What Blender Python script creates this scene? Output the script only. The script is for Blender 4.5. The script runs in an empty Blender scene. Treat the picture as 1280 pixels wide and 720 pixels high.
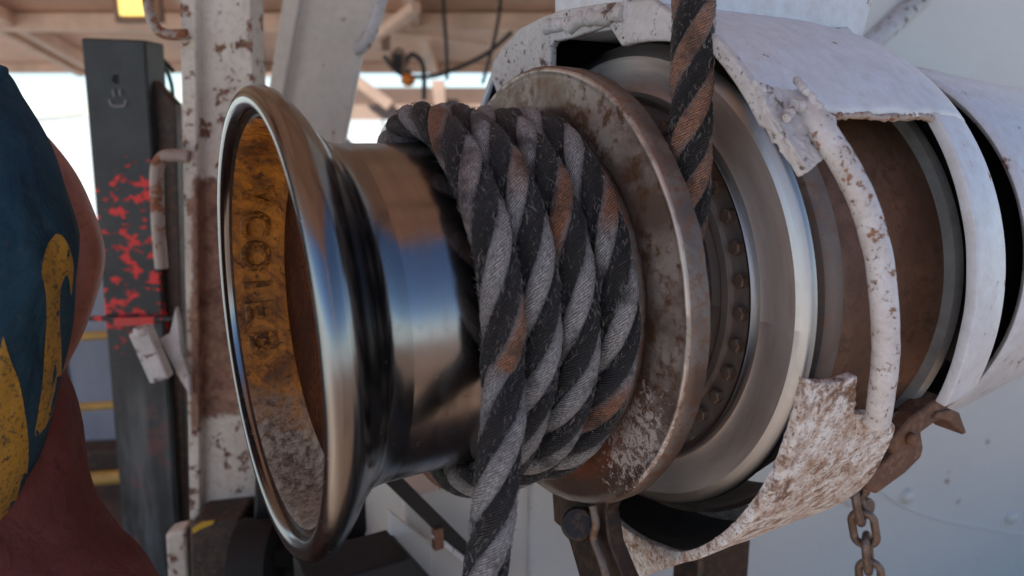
import bpy, bmesh, math, random
from mathutils import Vector, Matrix, noise
from mathutils.bvhtree import BVHTree
S = bpy.context.scene
COL = S.collection
R = math.radians
random.seed(7)

# ------------------------------------------------------------------ camera
PITCH = R(12.935)
camd = bpy.data.cameras.new('camera'); cam = bpy.data.objects.new('camera', camd); COL.objects.link(cam)
camd.sensor_width = 36; camd.lens = 943.18 / 1280 * 36
cam.location = (0, 0, 0); cam.rotation_euler = (R(90) - PITCH, 0, 0)
camd.clip_start = 0.02; camd.clip_end = 6000
camd.dof.use_dof = True; camd.dof.focus_distance = 1.08; camd.dof.aperture_fstop = 2.5
S.camera = cam

# ------------------------------------------------------------------ light
SUN_EL, SUN_AZ = R(50), R(-130)             # azimuth from +Y towards +X
w = bpy.data.worlds.new('World'); S.world = w; w.use_nodes = True
nt = w.node_tree; bg = nt.nodes['Background']
sky = nt.nodes.new('ShaderNodeTexSky'); sky.sky_type = 'NISHITA'; sky.sun_disc = False
sky.sun_elevation = SUN_EL; sky.sun_rotation = SUN_AZ
nt.links.new(sky.outputs[0], bg.inputs[0]); bg.inputs[1].default_value = 0.05; sky.ozone_density = 2.6; sky.dust_density = 0.0; sky.altitude = 2500
sd = bpy.data.lights.new('sun', 'SUN'); sd.energy = 5.0; sd.angle = R(0.5); sd.color = (1, .92, .80)
sun = bpy.data.objects.new('sun', sd); COL.objects.link(sun)
sv = Vector((math.sin(SUN_AZ) * math.cos(SUN_EL), math.cos(SUN_AZ) * math.cos(SUN_EL), math.sin(SUN_EL)))
sun.rotation_euler = sv.to_track_quat('Z', 'Y').to_euler()
S.view_settings.view_transform = 'Standard'; S.view_settings.look = 'None'
S.view_settings.exposure = 2.0; S.view_settings.gamma = 1

# ------------------------------------------------------------------ frames
TH = R(29.867)
M = Matrix.Translation((-.28817, 1, -.27621)) @ Matrix.Rotation(TH, 4, 'Z')   # winch frame: X along the shaft
Mi = M.inverted()
CP, SP = math.cos(PITCH), math.sin(PITCH)
def ray(u, v):
    x, y = (u - 640) / 943.18, (360 - v) / 943.18
    return Vector((x, CP + SP * y, -SP + CP * y))
def W(u, v, dep):
    d = ray(u, v); return d * (dep / d.y)
def onY(u, v, y):          # winch-frame point on the plane y'=y
    d = Mi.to_3x3() @ ray(u, v); o = Mi @ Vector((0, 0, 0)); return o + d * ((y - o.y) / d.y)
def onX(u, v, x):
    d = Mi.to_3x3() @ ray(u, v); o = Mi @ Vector((0, 0, 0)); return o + d * ((x - o.x) / d.x)
def cy(x, r, deg):         # winch frame: 0 deg faces the camera side, 90 is up
    a = R(deg); return Vector((x, -r * math.cos(a), r * math.sin(a)))

# ------------------------------------------------------------------ object helpers
def thing(name, label, cat, M4=None, group=None, loc=None, kind=None):
    o = bpy.data.objects.new(name, None); COL.objects.link(o)
    if M4 is not None: o.matrix_world = M4
    if loc is not None: o.location = loc
    o.empty_display_size = .05
    o['label'] = label; o['category'] = cat
    if group: o['group'] = group
    return o
def tag(o, label, cat, group=None):
    o['label'] = label; o['category'] = cat
    if group: o['group'] = group
    return o
def struct(o): o['kind'] = 'structure'; return o
def link(name, me, m, parent=None, smooth=40, bevel=0, M4=None, solid=0):
    o = bpy.data.objects.new(name, me); COL.objects.link(o)
    if m: me.materials.append(m)
    if smooth:
        for p in me.polygons: p.use_smooth = True
        me.set_sharp_from_angle(angle=R(smooth))
    if parent: o.parent = parent
    if M4 is not None: o.matrix_world = M4
    if solid:
        s = o.modifiers.new('s', 'SOLIDIFY'); s.thickness = abs(solid); s.offset = -1 if solid > 0 else 1
    if bevel:
        b = o.modifiers.new('b', 'BEVEL'); b.width = bevel; b.segments = 2; b.limit_method = 'ANGLE'; b.angle_limit = R(35)
    return o
class MB:
    def __init__(s): s.v = []; s.f = []; s.uv = []
    def add(s, vs, fs, uvs=None):
        n = len(s.v); s.v += [tuple(p) for p in vs]
        for f in fs: s.f.append(tuple(n + i for i in f))
        if uvs: s.uv += uvs
        return s
    def mesh(s, name):
        me = bpy.data.meshes.new(name); me.from_pydata(s.v, [], s.f); me.update()
        if s.uv and len(s.uv) == len(me.loops):
            l = me.uv_layers.new(name='UVMap')
            for i, c in enumerate(s.uv): l.data[i].uv = c
        return me
    def box(s, c, sz, rot=None):
        c = Vector(c); h = Vector(sz) / 2; vs = []
        for i in (-1, 1):
            for j in (-1, 1):
                for k in (-1, 1):
                    p = Vector((i * h.x, j * h.y, k * h.z))
                    if rot: p = rot @ p
                    vs.append(c + p)
        return s.add(vs, [(0, 1, 3, 2), (4, 6, 7, 5), (0, 4, 5, 1), (2, 3, 7, 6), (0, 2, 6, 4), (1, 5, 7, 3)])
    def bar(s, a, b, wd, ht, up=(0, 0, 1)):           # rectangular bar from a to b
        a, b = Vector(a), Vector(b); z = (b - a); L = z.length; z.normalize()
        x = Vector(up).cross(z)
        if x.length < 1e-4: x = Vector((1, 0, 0)).cross(z)
        x.normalize(); y = z.cross(x)
        return s.box((a + b) / 2, (wd, ht, L), Matrix((x, y, z)).transposed())
    def grid(s, fn, nu, nv, uvfn=None, wrap=False):
        vs = [fn(i / nu, j / nv) for i in range(nu + (0 if wrap else 1)) for j in range(nv + 1)]
        fs = []; uv = []
        for i in range(nu):
            for j in range(nv):
                a = i * (nv + 1) + j; b = ((i + 1) % nu if wrap else i + 1) * (nv + 1) + j
                fs.append((a, b, b + 1, a + 1))
                if uvfn: uv += [uvfn(i / nu, j / nv), uvfn((i + 1) / nu, j / nv), uvfn((i + 1) / nu, (j + 1) / nv), uvfn(i / nu, (j + 1) / nv)]
        return s.add(vs, fs, uv if uvfn else None)
    def tube(s, pts, r, seg=12, cap=True, closed=False):
        pts = [Vector(p) for p in pts]; n = len(pts); rs = r if isinstance(r, (list, tuple)) else [r] * n
        T = []
        for i in range(n):
            if closed: t = pts[(i + 1) % n] - pts[i - 1]
            else: t = pts[min(i + 1, n - 1)] - pts[max(i - 1, 0)]
            T.append(t.normalized())
        x = T[0].orthogonal().normalized(); vs = []
        for i in range(n):
            x = (x - T[i] * x.dot(T[i])).normalized(); y = T[i].cross(x)
            for k in range(seg):
                a = 2 * math.pi * k / seg; vs.append(pts[i] + (x * math.cos(a) + y * math.sin(a)) * rs[i])
        fs = []
        for i in range(n if closed else n - 1):
            for k in range(seg):
                a = i * seg + k; b = i * seg + (k + 1) % seg; j = (i + 1) % n
                fs.append((a, b, j * seg + (k + 1) % seg, j * seg + k))
        if cap and not closed: fs += [tuple(range(seg))[::-1], tuple((n - 1) * seg + k for k in range(seg))]
        return s.add(vs, fs)
    def prism(s, poly, ext):                            # polygon (list of Vectors) extruded by vector
        n = len(poly); e = Vector(ext); vs = [Vector(p) for p in poly] + [Vector(p) + e for p in poly]
        fs = [tuple(range(n))[::-1], tuple(range(n, 2 * n))] + [(i, (i + 1) % n, n + (i + 1) % n, n + i) for i in range(n)]
        return s.add(vs, fs)
def lathe(prof, n=160, a0=0, a1=360, rfn=None):          # profile of (x, r) turned about the shaft; UV = metres along the ring, metres across
    mb = MB(); full = abs(a1 - a0) >= 360
    L = [0]
    for i in range(1, len(prof)): L.append(L[-1] + math.hypot(prof[i][0] - prof[i-1][0], prof[i][1] - prof[i-1][1]))
    m = len(prof) - 1
    def fn(u, v):
        k = round(v * m); x, r = prof[k]; a = a0 + (a1 - a0) * u
        if rfn: x, r = rfn(x, r, a)
        return cy(x, r, a)
    mb.grid(fn, n, m, lambda u, v: (u * R(abs(a1 - a0)) * .3, L[round(v * m)]), wrap=full)
    return mb
def fix(me):
    bm = bmesh.new(); bm.from_mesh(me); bmesh.ops.remove_doubles(bm, verts=bm.verts, dist=1e-6)
    bmesh.ops.recalc_face_normals(bm, faces=bm.faces); bm.to_mesh(me); bm.free(); return me
def tri(me):
    bm = bmesh.new(); bm.from_mesh(me); bmesh.ops.triangulate(bm, faces=bm.faces); bm.to_mesh(me); bm.free(); return me
def arc(prof, cx, cr, rad, a0, a1, n=8):
    for i in range(n + 1):
        a = R(a0 + (a1 - a0) * i / n); prof.append((cx + rad * math.cos(a), cr + rad * math.sin(a)))
def weld(pts, r0, name, m, parent):
    P = smooth_path(pts, 9); rr = random.Random(len(P)); Q = [p + Vector((rr.uniform(-1, 1), rr.uniform(-1, 1), rr.uniform(-1, 1))) * r0 * .22 for p in P]
    return link(name, fix(MB().tube(Q, [r0 * rr.uniform(.62, 1.12) for _ in P], 10).mesh(name)), m, parent)
def roughen(o, strength, size, lv=4):
    t = bpy.data.textures.new('rough', 'CLOUDS'); t.noise_scale = size; t.noise_depth = 4
    s_ = o.modifiers.new('sub', 'SUBSURF'); s_.subdivision_type = 'SIMPLE'; s_.levels = lv; s_.render_levels = lv
    d = o.modifiers.new('d', 'DISPLACE'); d.texture = t; d.strength = strength; d.mid_level = .5
    return o
def smooth_path(ctrl, n=10):
    P = [Vector(c) for c in ctrl]; out = []
    for i in range(len(P) - 1):
        p0 = P[max(i - 1, 0)]; p1 = P[i]; p2 = P[i + 1]; p3 = P[min(i + 2, len(P) - 1)]
        for k in range(n):
            t = k / n
            out.append(.5 * ((2 * p1) + (p2 - p0) * t + (2 * p0 - 5 * p1 + 4 * p2 - p3) * t * t + (3 * p1 - p0 - 3 * p2 + p3) * t ** 3))
    out.append(P[-1]); return out

# ------------------------------------------------------------------ material helpers
class NM:
    def __init__(s, name):
        s.m = bpy.data.materials.new(name); s.m.use_nodes = True; s.t = s.m.node_tree
        s.b = s.t.nodes['Principled BSDF']; s.tc = s.t.nodes.new('ShaderNodeTexCoord')
    def n(s, typ, **k):
        x = s.t.nodes.new('ShaderNode' + typ)
        for a, v in k.items(): setattr(x, a, v)
        return x
    def l(s, a, b): s.t.links.new(a, b)
    def setv(s, inp, v):
        if hasattr(v, 'links') or isinstance(v, bpy.types.NodeSocket): s.l(v, inp)
        else: inp.default_value = (tuple(v) + (1,)) if isinstance(v, (tuple, list)) and len(v) == 3 and inp.type == 'RGBA' else v
    def mapping(s, scale=(1, 1, 1), rot=(0, 0, 0), loc=(0, 0, 0), src='Object'):
        x = s.n('Mapping'); x.inputs['Scale'].default_value = scale; x.inputs['Rotation'].default_value = rot; x.inputs['Location'].default_value = loc
        s.l(s.tc.outputs[src], x.inputs[0]); return x.outputs[0]
    def noise(s, vec, sc, det=6, rough=.6, dist=0):
        x = s.n('TexNoise'); s.l(vec, x.inputs['Vector']); x.inputs['Scale'].default_value = sc; x.inputs['Detail'].default_value = det
        x.inputs['Roughness'].default_value = rough; x.inputs['Distortion'].default_value = dist; return x.outputs['Fac']
    def rng(s, v, a, b, lo=0, hi=1):
        x = s.n('MapRange'); s.l(v, x.inputs[0]); x.inputs[1].default_value = a; x.inputs[2].default_value = b
        x.inputs[3].default_value = lo; x.inputs[4].default_value = hi; return x.outputs[0]
    def mix(s, f, a, b, mode='MIX'):
        x = s.n('Mix', data_type='RGBA', blend_type=mode); s.setv(x.inputs[0], f); s.setv(x.inputs[6], a); s.setv(x.inputs[7], b); return x.outputs[2]
    def math(s, op, a, b=0.0, c=None):
        x = s.n('Math', operation=op); s.setv(x.inputs[0], a); s.setv(x.inputs[1], b)
        if c is not None: s.setv(x.inputs[2], c)
        return x.outputs[0]
    def sep(s, v):
        x = s.n('SeparateXYZ'); s.l(v, x.inputs[0]); return x.outputs
    def bump(s, h, strength=.3, dist=.002, nrm=None):
        x = s.n('Bump'); s.l(h, x.inputs['Height']); x.inputs['Strength'].default_value = strength; x.inputs['Distance'].default_value = dist
        if nrm: s.l(nrm, x.inputs['Normal'])
        s.l(x.outputs[0], s.b.inputs['Normal']); return x.outputs[0]
    def out(s, base=None, rough=None, metal=None, spec=None):
        for k, v in (('Base Color', base), ('Roughness', rough), ('Metallic', metal), ('Specular IOR Level', spec)):
            if v is not None: s.setv(s.b.inputs[k], v)
        return s.m
def plain(name, c, rough=.6, metal=0, var=.25, sc=12, bump=.15):
    q = NM(name); v = q.mapping(); a = q.noise(v, sc, 8, .65); b = q.noise(v, sc * 7, 4)
    f = q.rng(a, .3, .7, 1 - var, 1 + var * .6)
    x = q.n('Combine' + 'XYZ'); [q.l(f, x.inputs[i]) for i in range(3)]
    q.bump(b, bump, .002)
    return q.out(q.mix(1.0, c, x.outputs[0], 'MULTIPLY'), q.rng(a, .3, .7, max(rough - .1, .05), min(rough + .12, 1)), metal)
def painted(name, paint, rust=(.16, .06, .028), chips=.62, chipsc=22, stains=.3, stainsc=5, stainc=(.30, .2, .13), rough=.5, streak=(1, 1, 1), speck=.7, specksc=110, dark=(.05, .04, .035), bk=.5):
    q = NM(name); v = q.mapping(); vs = q.mapping(streak)
    big = q.noise(vs, stainsc, 8, .65, .3); st = q.rng(big, .62 - stains, .78, 0, min(1, stains * 2.2))
    c = q.mix(st, paint, stainc)
    fine = q.noise(v, stainsc * 9, 8, .7); c = q.mix(q.rng(fine, .4, .75, 0, .35), c, stainc)
    chn = q.noise(v, chipsc, 9, .68, .15); ch = q.rng(q.math('ADD', chn, q.math('MULTIPLY', big, .25)), chips + .1, chips + .135)
    rn = q.noise(v, chipsc * 3, 6); rc = q.mix(q.rng(rn, .35, .65), rust, (rust[0] * 2.1, rust[1] * 2.2, rust[2] * 2.2))
    c = q.mix(ch, c, rc)
    sp = q.math('MULTIPLY', q.rng(q.noise(v, specksc, 4, .65), speck, speck + .04), q.rng(q.noise(v, specksc * .12, 5, .7), .46, .58)); c = q.mix(sp, c, dark)
    h = q.math('SUBTRACT', q.math('MULTIPLY', fine, .4), q.math('MULTIPLY', ch, .8))
    q.bump(h, bk, .0025)
    return q.out(c, q.rng(ch, 0, 1, rough, .85), 0)
def rusty(name, a, b, c, sc=7, rough=.6, metal=.3, hl=None, bump=.5):
    q = NM(name); v = q.mapping(); n1 = q.noise(v, sc, 9, .68, .4); n2 = q.noise(v, sc * 6, 8, .7); n3 = q.noise(v, sc * 28, 4, .6)
    col = q.mix(q.rng(n1, .44, .56), a, b); col = q.mix(q.rng(n2, .5, .60), col, c)
    col = q.mix(q.rng(n3, .62, .74, 0, .6), col, (.02, .015, .012))
    if hl: col = hl(q, col, v)
    q.bump(q.math('ADD', q.math('MULTIPLY', n2, .6), q.math('MULTIPLY', n3, .4)), bump, .002)
    return q.out(col, q.rng(n1, .3, .7, rough - .15, rough + .15), metal)
def turned(name, base, rough, sc=420, amp=.12, aniso=.75, dirt=None, metal=1.0, dirtamt=.4):
    q = NM(name); uv = q.mapping((2.2, sc, 1), src='UV'); n1 = q.noise(uv, 1, 6, .7)
    uv2 = q.mapping((3.0, sc / 9, 1), src='UV'); n2 = q.noise(uv2, 1, 5, .6)
    col = base if dirt is None else q.mix(q.rng(n2, .38, .68, 0, dirtamt), base, dirt)
    col = q.mix(q.rng(n1, .35, .75, 0, .25), col, tuple(x * .45 for x in base))
    v = q.mapping(); sp = q.noise(v, 60, 6, .7)
    q.bump(q.math('ADD', n1, q.math('MULTIPLY', n2, .5)), amp, .0006)
    t = q.n('Tangent', direction_type='RADIAL', axis='X'); q.l(t.outputs[0], q.b.inputs['Tangent'])
    q.b.inputs['Anisotropic'].default_value = aniso
    return q.out(col, q.math('ADD', q.rng(n2, .3, .7, rough * .7, rough * 1.3), q.rng(sp, .55, .75, 0, .12)), metal)

chrome = turned('polished_steel', (.24, .24, .24), .19, 300, .07, .45)
barrelm = turned('worn_barrel_steel', (.31, .31, .315), .19, 300, .08, .6, dirt=(.2, .16, .14), dirtamt=.35)
drumsteel = turned('spun_drum_steel', (.58, .50, .45), .42, 130, .25, .5, dirt=(.24, .165, .12), dirtamt=.8, metal=.5)
rimsteel = turned('bright_rim_steel', (.44, .43, .42), .36, 300, .2, .8, dirt=(.3, .26, .23))
drumbrown = rusty('brown_drum_rust', (.18, .088, .05), (.13, .062, .036), (.11, .052, .03), 7, .6, .1, None, .3)
collarm = rusty('grey_brown_collar', (.17, .125, .10), (.22, .165, .13), (.2, .11, .07), 12, .55, .2, None, .5)
white = painted('white_paint', (.68, .71, .74), chips=.66, stains=.10, stainsc=4, chipsc=18, speck=.69, specksc=80, bk=.14, rough=.4)
white_edge = painted('chipped_white_paint', (.68, .68, .69), chips=.62, stains=.36, stainsc=12, chipsc=34, speck=.60, specksc=140, rust=(.09, .06, .045), stainc=(.34, .29, .25))
white_rust = painted('rust_stained_white', (.64, .59, .54), chips=.575, stains=.24, stainsc=16, chipsc=75, stainc=(.34, .20, .125), speck=.61, specksc=200, rust=(.15, .075, .042))
def stained():
    q = NM('rust_stained_white'); v = q.mapping(); vs = q.mapping((1, 2.2, 1), (R(35), 0, 0))
    a = q.noise(vs, 13, 10, .72, .3); b = q.noise(v, 48, 9, .75, .2); c_ = q.noise(v, 210, 5, .7)
    c = q.mix(q.rng(b, .42, .60), (.80, .76, .71), (.42, .27, .18))
    c = q.mix(q.rng(q.math('ADD', q.math('MULTIPLY', a, .6), q.math('MULTIPLY', b, .4)), .525, .575, 0, .9), c, (.20, .095, .05))
    c = q.mix(q.rng(c_, .56, .61, 0, .9), c, (.10, .06, .04)); c = q.mix(q.rng(c_, .42, .34, 0, .5), c, (.72, .68, .64))
    q.bump(q.math('SUBTRACT', q.math('MULTIPLY', c_, .5), b), .7, .0025); return q.out(c, .65, 0)
white_rust = stained()
leanm = painted('bluish_white_paint', (.68, .63, .55), chips=.67, stains=.22, stainsc=5, chipsc=16, stainc=(.40, .36, .33))
barw = painted('speckled_bar_paint', (.70, .70, .71), chips=.61, stains=.32, stainsc=18, chipsc=60, stainc=(.36, .28, .22), speck=.6, specksc=190, rust=(.17, .085, .045), dark=(.11, .10, .10))
tankm = painted('grey_white_paint', (.66, .62, .56), chips=.69, stains=.2, stainsc=3.2, chipsc=9, speck=.72, specksc=34, bk=.1, stainc=(.58, .54, .50))
blackm = plain('black_grime', (.012, .011, .011), .7)
darkiron = rusty('dark_greasy_iron', (.035, .025, .02), (.06, .035, .025), (.09, .05, .03), 9, .55, .4)
brownrust = rusty('brown_rust', (.12, .06, .04), (.18, .085, .045), (.22, .12, .07), 14, .7, .2)
chainm = rusty('chain_steel', (.15, .115, .095), (.25, .19, .16), (.2, .1, .05), 40, .5, .6)
def ring_hl(q, col, v):
    s = q.sep(v); y, z = s[1], s[2]
    # worn rust streak where the rope rubs, and a flaky white deposit
    d = q.n('VectorMath', operation='DISTANCE'); q.l(v, d.inputs[0]); d.inputs[1].default_value = cy(.386, .300, -34)
    m = q.rng(d.outputs['Value'], .04, .125, 1, 0); n = q.noise(v, 85, 10, .8, .6)
    w_ = q.rng(q.math('ADD', n, q.math('MULTIPLY', m, .125)), .60, .63); w_ = q.math('MULTIPLY', w_, q.rng(d.outputs['Value'], .11, .13, 1, 0))
    rr = q.math('SQRT', q.math('ADD', q.math('POWER', y, 2.0), q.math('POWER', z, 2.0)))
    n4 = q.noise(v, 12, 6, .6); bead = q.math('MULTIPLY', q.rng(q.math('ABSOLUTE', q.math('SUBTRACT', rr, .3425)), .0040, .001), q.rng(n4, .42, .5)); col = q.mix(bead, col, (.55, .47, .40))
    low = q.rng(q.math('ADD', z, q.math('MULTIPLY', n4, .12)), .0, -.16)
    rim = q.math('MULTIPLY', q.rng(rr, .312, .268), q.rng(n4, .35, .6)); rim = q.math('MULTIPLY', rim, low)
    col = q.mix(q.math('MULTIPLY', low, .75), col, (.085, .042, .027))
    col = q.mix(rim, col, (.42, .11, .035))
    return q.mix(w_, col, (.62, .55, .50))
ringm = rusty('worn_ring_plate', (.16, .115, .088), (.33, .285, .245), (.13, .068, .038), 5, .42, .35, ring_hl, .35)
ringedge = rusty('pitted_ring_edge', (.15, .115, .095), (.20, .17, .15), (.2, .1, .06), 16, .5, .5, None, .6)

# greasy inside of the flange
def grease():
    q = NM('amber_grease'); v = q.mapping(); s = q.sep(v)
    n1 = q.noise(v, 18, 9, .72, .6); n2 = q.noise(v, 75, 8, .75, .3)
    col = q.mix(q.rng(n1, .4, .6), (.16, .052, .009), (.60, .215, .018))
    col = q.mix(q.rng(n2, .53, .66), col, (.02, .010, .006))
    low = q.rng(q.math('ADD', s[2], q.math('MULTIPLY', n1, .1)), -.10, -.17)
    mud = q.mix(q.rng(n2, .4, .6), (.10, .065, .04), (.50, .41, .30))
    col = q.mix(low, col, mud)
    q.bump(q.math('ADD', n1, n2), .9, .004)
    return q.out(col, q.rng(n2, .4, .6, .28, .6), 0)
greasem = grease()
letterm = rusty('dark_cast_letters', (.09, .032, .008), (.26, .095, .014), (.50, .19, .02), 24, .4, 0)
floorm = rusty('dark_hub_grease', (.05, .014, .006), (.09, .03, .010), (.03, .010, .006), 15, .8, .0)
floorm.node_tree.nodes['Principled BSDF'].inputs['Specular IOR Level'].default_value = .06

# ------------------------------------------------------------------ 1. cathead drum
WM = 'of the winch'
cat = thing('cathead_drum', 'polished steel cathead drum with wide flared flange and amber greasy hollow end', 'winch drum', M)
wall = [(.034, .235), (.028, .247), (.012, .256), (-.008, .261), (-.028, .2655), (-.038, .270), (-.040, .272)]
link('hollow_wall', fix(lathe(wall, 200).mesh('hollow_wall')), greasem, cat)
fl = [(.036, .0), (.036, .06), (.034, .066), (.034, .238)]
link('hub_floor', fix(lathe(fl, 120).mesh('hub_floor')), floorm, cat)
link('lip_groove', fix(lathe([(-.040, .2715), (-.0365, .274), (-.0365, .278), (-.040, .2812), (-.0424, .2818)], 200).mesh('lip_groove')), darkiron, cat)
lip = []
arc(lip, -.041, .2975, .0160, 265, 90, 22)
lip += [(-.034, .3130), (-.027, .3105), (-.016, .302), (-.004, .289), (.006, .276), (.014, .2655), (.020, .2590), (.0235, .2575), (.026, .2545), (.029, .2510), (.034, .2470), (.042, .243), (.054, .2400), (.066, .2385)]
link('flange', fix(lathe(lip, 240).mesh('flange')), chrome, cat, 50)
bar_ = [(.066, .2385), (.12, .2378), (.30, .238), (.405, .24), (.41, .2)]
link('barrel', fix(lathe(bar_, 240).mesh('barrel')), barrelm, cat)
# cast lettering bent on to the hollow wall
def letter(ch, deg, x0, size):
    cu = bpy.data.curves.new('t', 'FONT'); cu.body = ch; cu.size = 1; cu.extrude = .5; cu.align_x = 'CENTER'; cu.align_y = 'CENTER'; cu.bevel_depth = .02
    o = bpy.data.objects.new('t', cu); COL.objects.link(o); bpy.context.view_layer.update()
    me = bpy.data.meshes.new_from_object(o.evaluated_get(bpy.context.evaluated_depsgraph_get())); bpy.data.objects.remove(o)
    for vx in me.vertices:
        x, y, z = vx.co
        xx = x0 + y * size * .95; r = .2612 - (z + .5) * .0085 + max(0, -x0 - 0) * 0
        vx.co = cy(xx, r, deg + math.degrees(x * size / .26))
    return me
for ch, dg in (('B', 201), ('E', 189), ('I', 179.5), ('O', 168.5), ('C', 155.5), ('V', 143)):
    link('raised_letter', letter(ch, dg, -.009, .068), letterm, cat, 30)
# polished bolts are hidden; shaft behind the drum
# ------------------------------------------------------------------ 2. rope
def strand_mat(name, kind):
    q = NM(name); uv = q.mapping((1, 1, 1), src='UV'); s = q.sep(uv)     # u metres along rope, v 0..1 round the strand
    yr = q.n('TexWave', wave_type='BANDS', bands_direction='X'); cm = q.n('CombineXYZ')
    q.l(q.math('ADD', q.math('MULTIPLY', s[0], 55.0), q.math('MULTIPLY', s[1], -7.0)), cm.inputs[0])
    q.l(cm.outputs[0], yr.inputs['Vector']); yr.inputs['Scale'].default_value = 1.0; yr.inputs['Distortion'].default_value = .8; yr.inputs['Detail'].default_value = 2
    along = q.mapping((1, 9, 1), src='UV'); n1 = q.noise(q.mapping((26, 3, 1), src='UV'), 1, 5, .6)
    nf = q.noise(q.mapping((160, 60, 1), src='UV'), 1, 4, .7); n0 = q.noise(q.mapping((3.2, .01, 1), loc=(3.1 if kind == 'a' else 9.7, 0, 0), src='UV'), 1, 1, .5)
    ob = q.mapping(); no = q.noise(ob, 14, 5, .6)
    if kind == 'd':
        c = q.mix(q.rng(n1, .35, .7), (.004, .005, .007), (.015, .017, .022))
        c = q.mix(q.rng(nf, .58, .75, 0, .5), c, (.075, .078, .085))
    else:
        g = q.mix(q.rng(nf, .35, .65), (.15, .145, .145), (.86, .84, .82))
        o = q.mix(q.rng(nf, .35, .65), (.16, .06, .03), (.70, .31, .15))
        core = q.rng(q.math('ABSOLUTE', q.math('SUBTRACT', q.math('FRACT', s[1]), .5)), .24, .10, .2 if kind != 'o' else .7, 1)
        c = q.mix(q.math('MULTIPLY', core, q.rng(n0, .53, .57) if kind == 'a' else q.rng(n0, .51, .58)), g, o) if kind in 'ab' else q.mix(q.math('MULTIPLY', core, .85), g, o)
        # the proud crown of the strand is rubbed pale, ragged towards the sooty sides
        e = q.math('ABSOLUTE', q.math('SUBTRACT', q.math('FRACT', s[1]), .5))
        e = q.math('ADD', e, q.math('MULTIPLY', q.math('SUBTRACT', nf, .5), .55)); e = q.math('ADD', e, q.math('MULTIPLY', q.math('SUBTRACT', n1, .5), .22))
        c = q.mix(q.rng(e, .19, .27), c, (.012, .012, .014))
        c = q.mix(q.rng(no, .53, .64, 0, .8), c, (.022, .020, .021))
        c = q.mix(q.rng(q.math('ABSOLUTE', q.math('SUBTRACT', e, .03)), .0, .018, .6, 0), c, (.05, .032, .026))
    c = q.mix(q.rng(yr.outputs['Fac'], .0, .4, .75, 0), c, (.01, .01, .012))
    q.bump(q.math('ADD', q.math('MULTIPLY', yr.outputs['Fac'], .8), q.math('MULTIPLY', nf, 1.4)), 1.0, .003)
    q.b.inputs['Sheen Weight'].default_value = .06; q.b.inputs['Sheen Roughness'].default_value = .4
    return q.out(c, q.rng(nf, .3, .7, .38, .62), 0, .45)
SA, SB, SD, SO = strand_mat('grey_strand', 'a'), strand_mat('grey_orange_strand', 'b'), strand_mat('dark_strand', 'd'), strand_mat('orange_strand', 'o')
fibm = plain('rope_fibre', (.24, .225, .21), .6, 0, .5, 60, 0)
fibd = plain('rope_fibre_dark', (.09, .085, .085), .6, 0, .4, 60, 0)
def resample(pts, ds):
    out = [pts[0].copy()]; acc = 0
    for i in range(1, len(pts)):
        a, b = pts[i-1], pts[i]; L = (b - a).length
        while acc + L >= ds:
            t = (ds - acc) / L; a = a.lerp(b, t); out.append(a.copy()); L = (b - a).length; acc = 0
        acc += L
    return out
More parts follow.
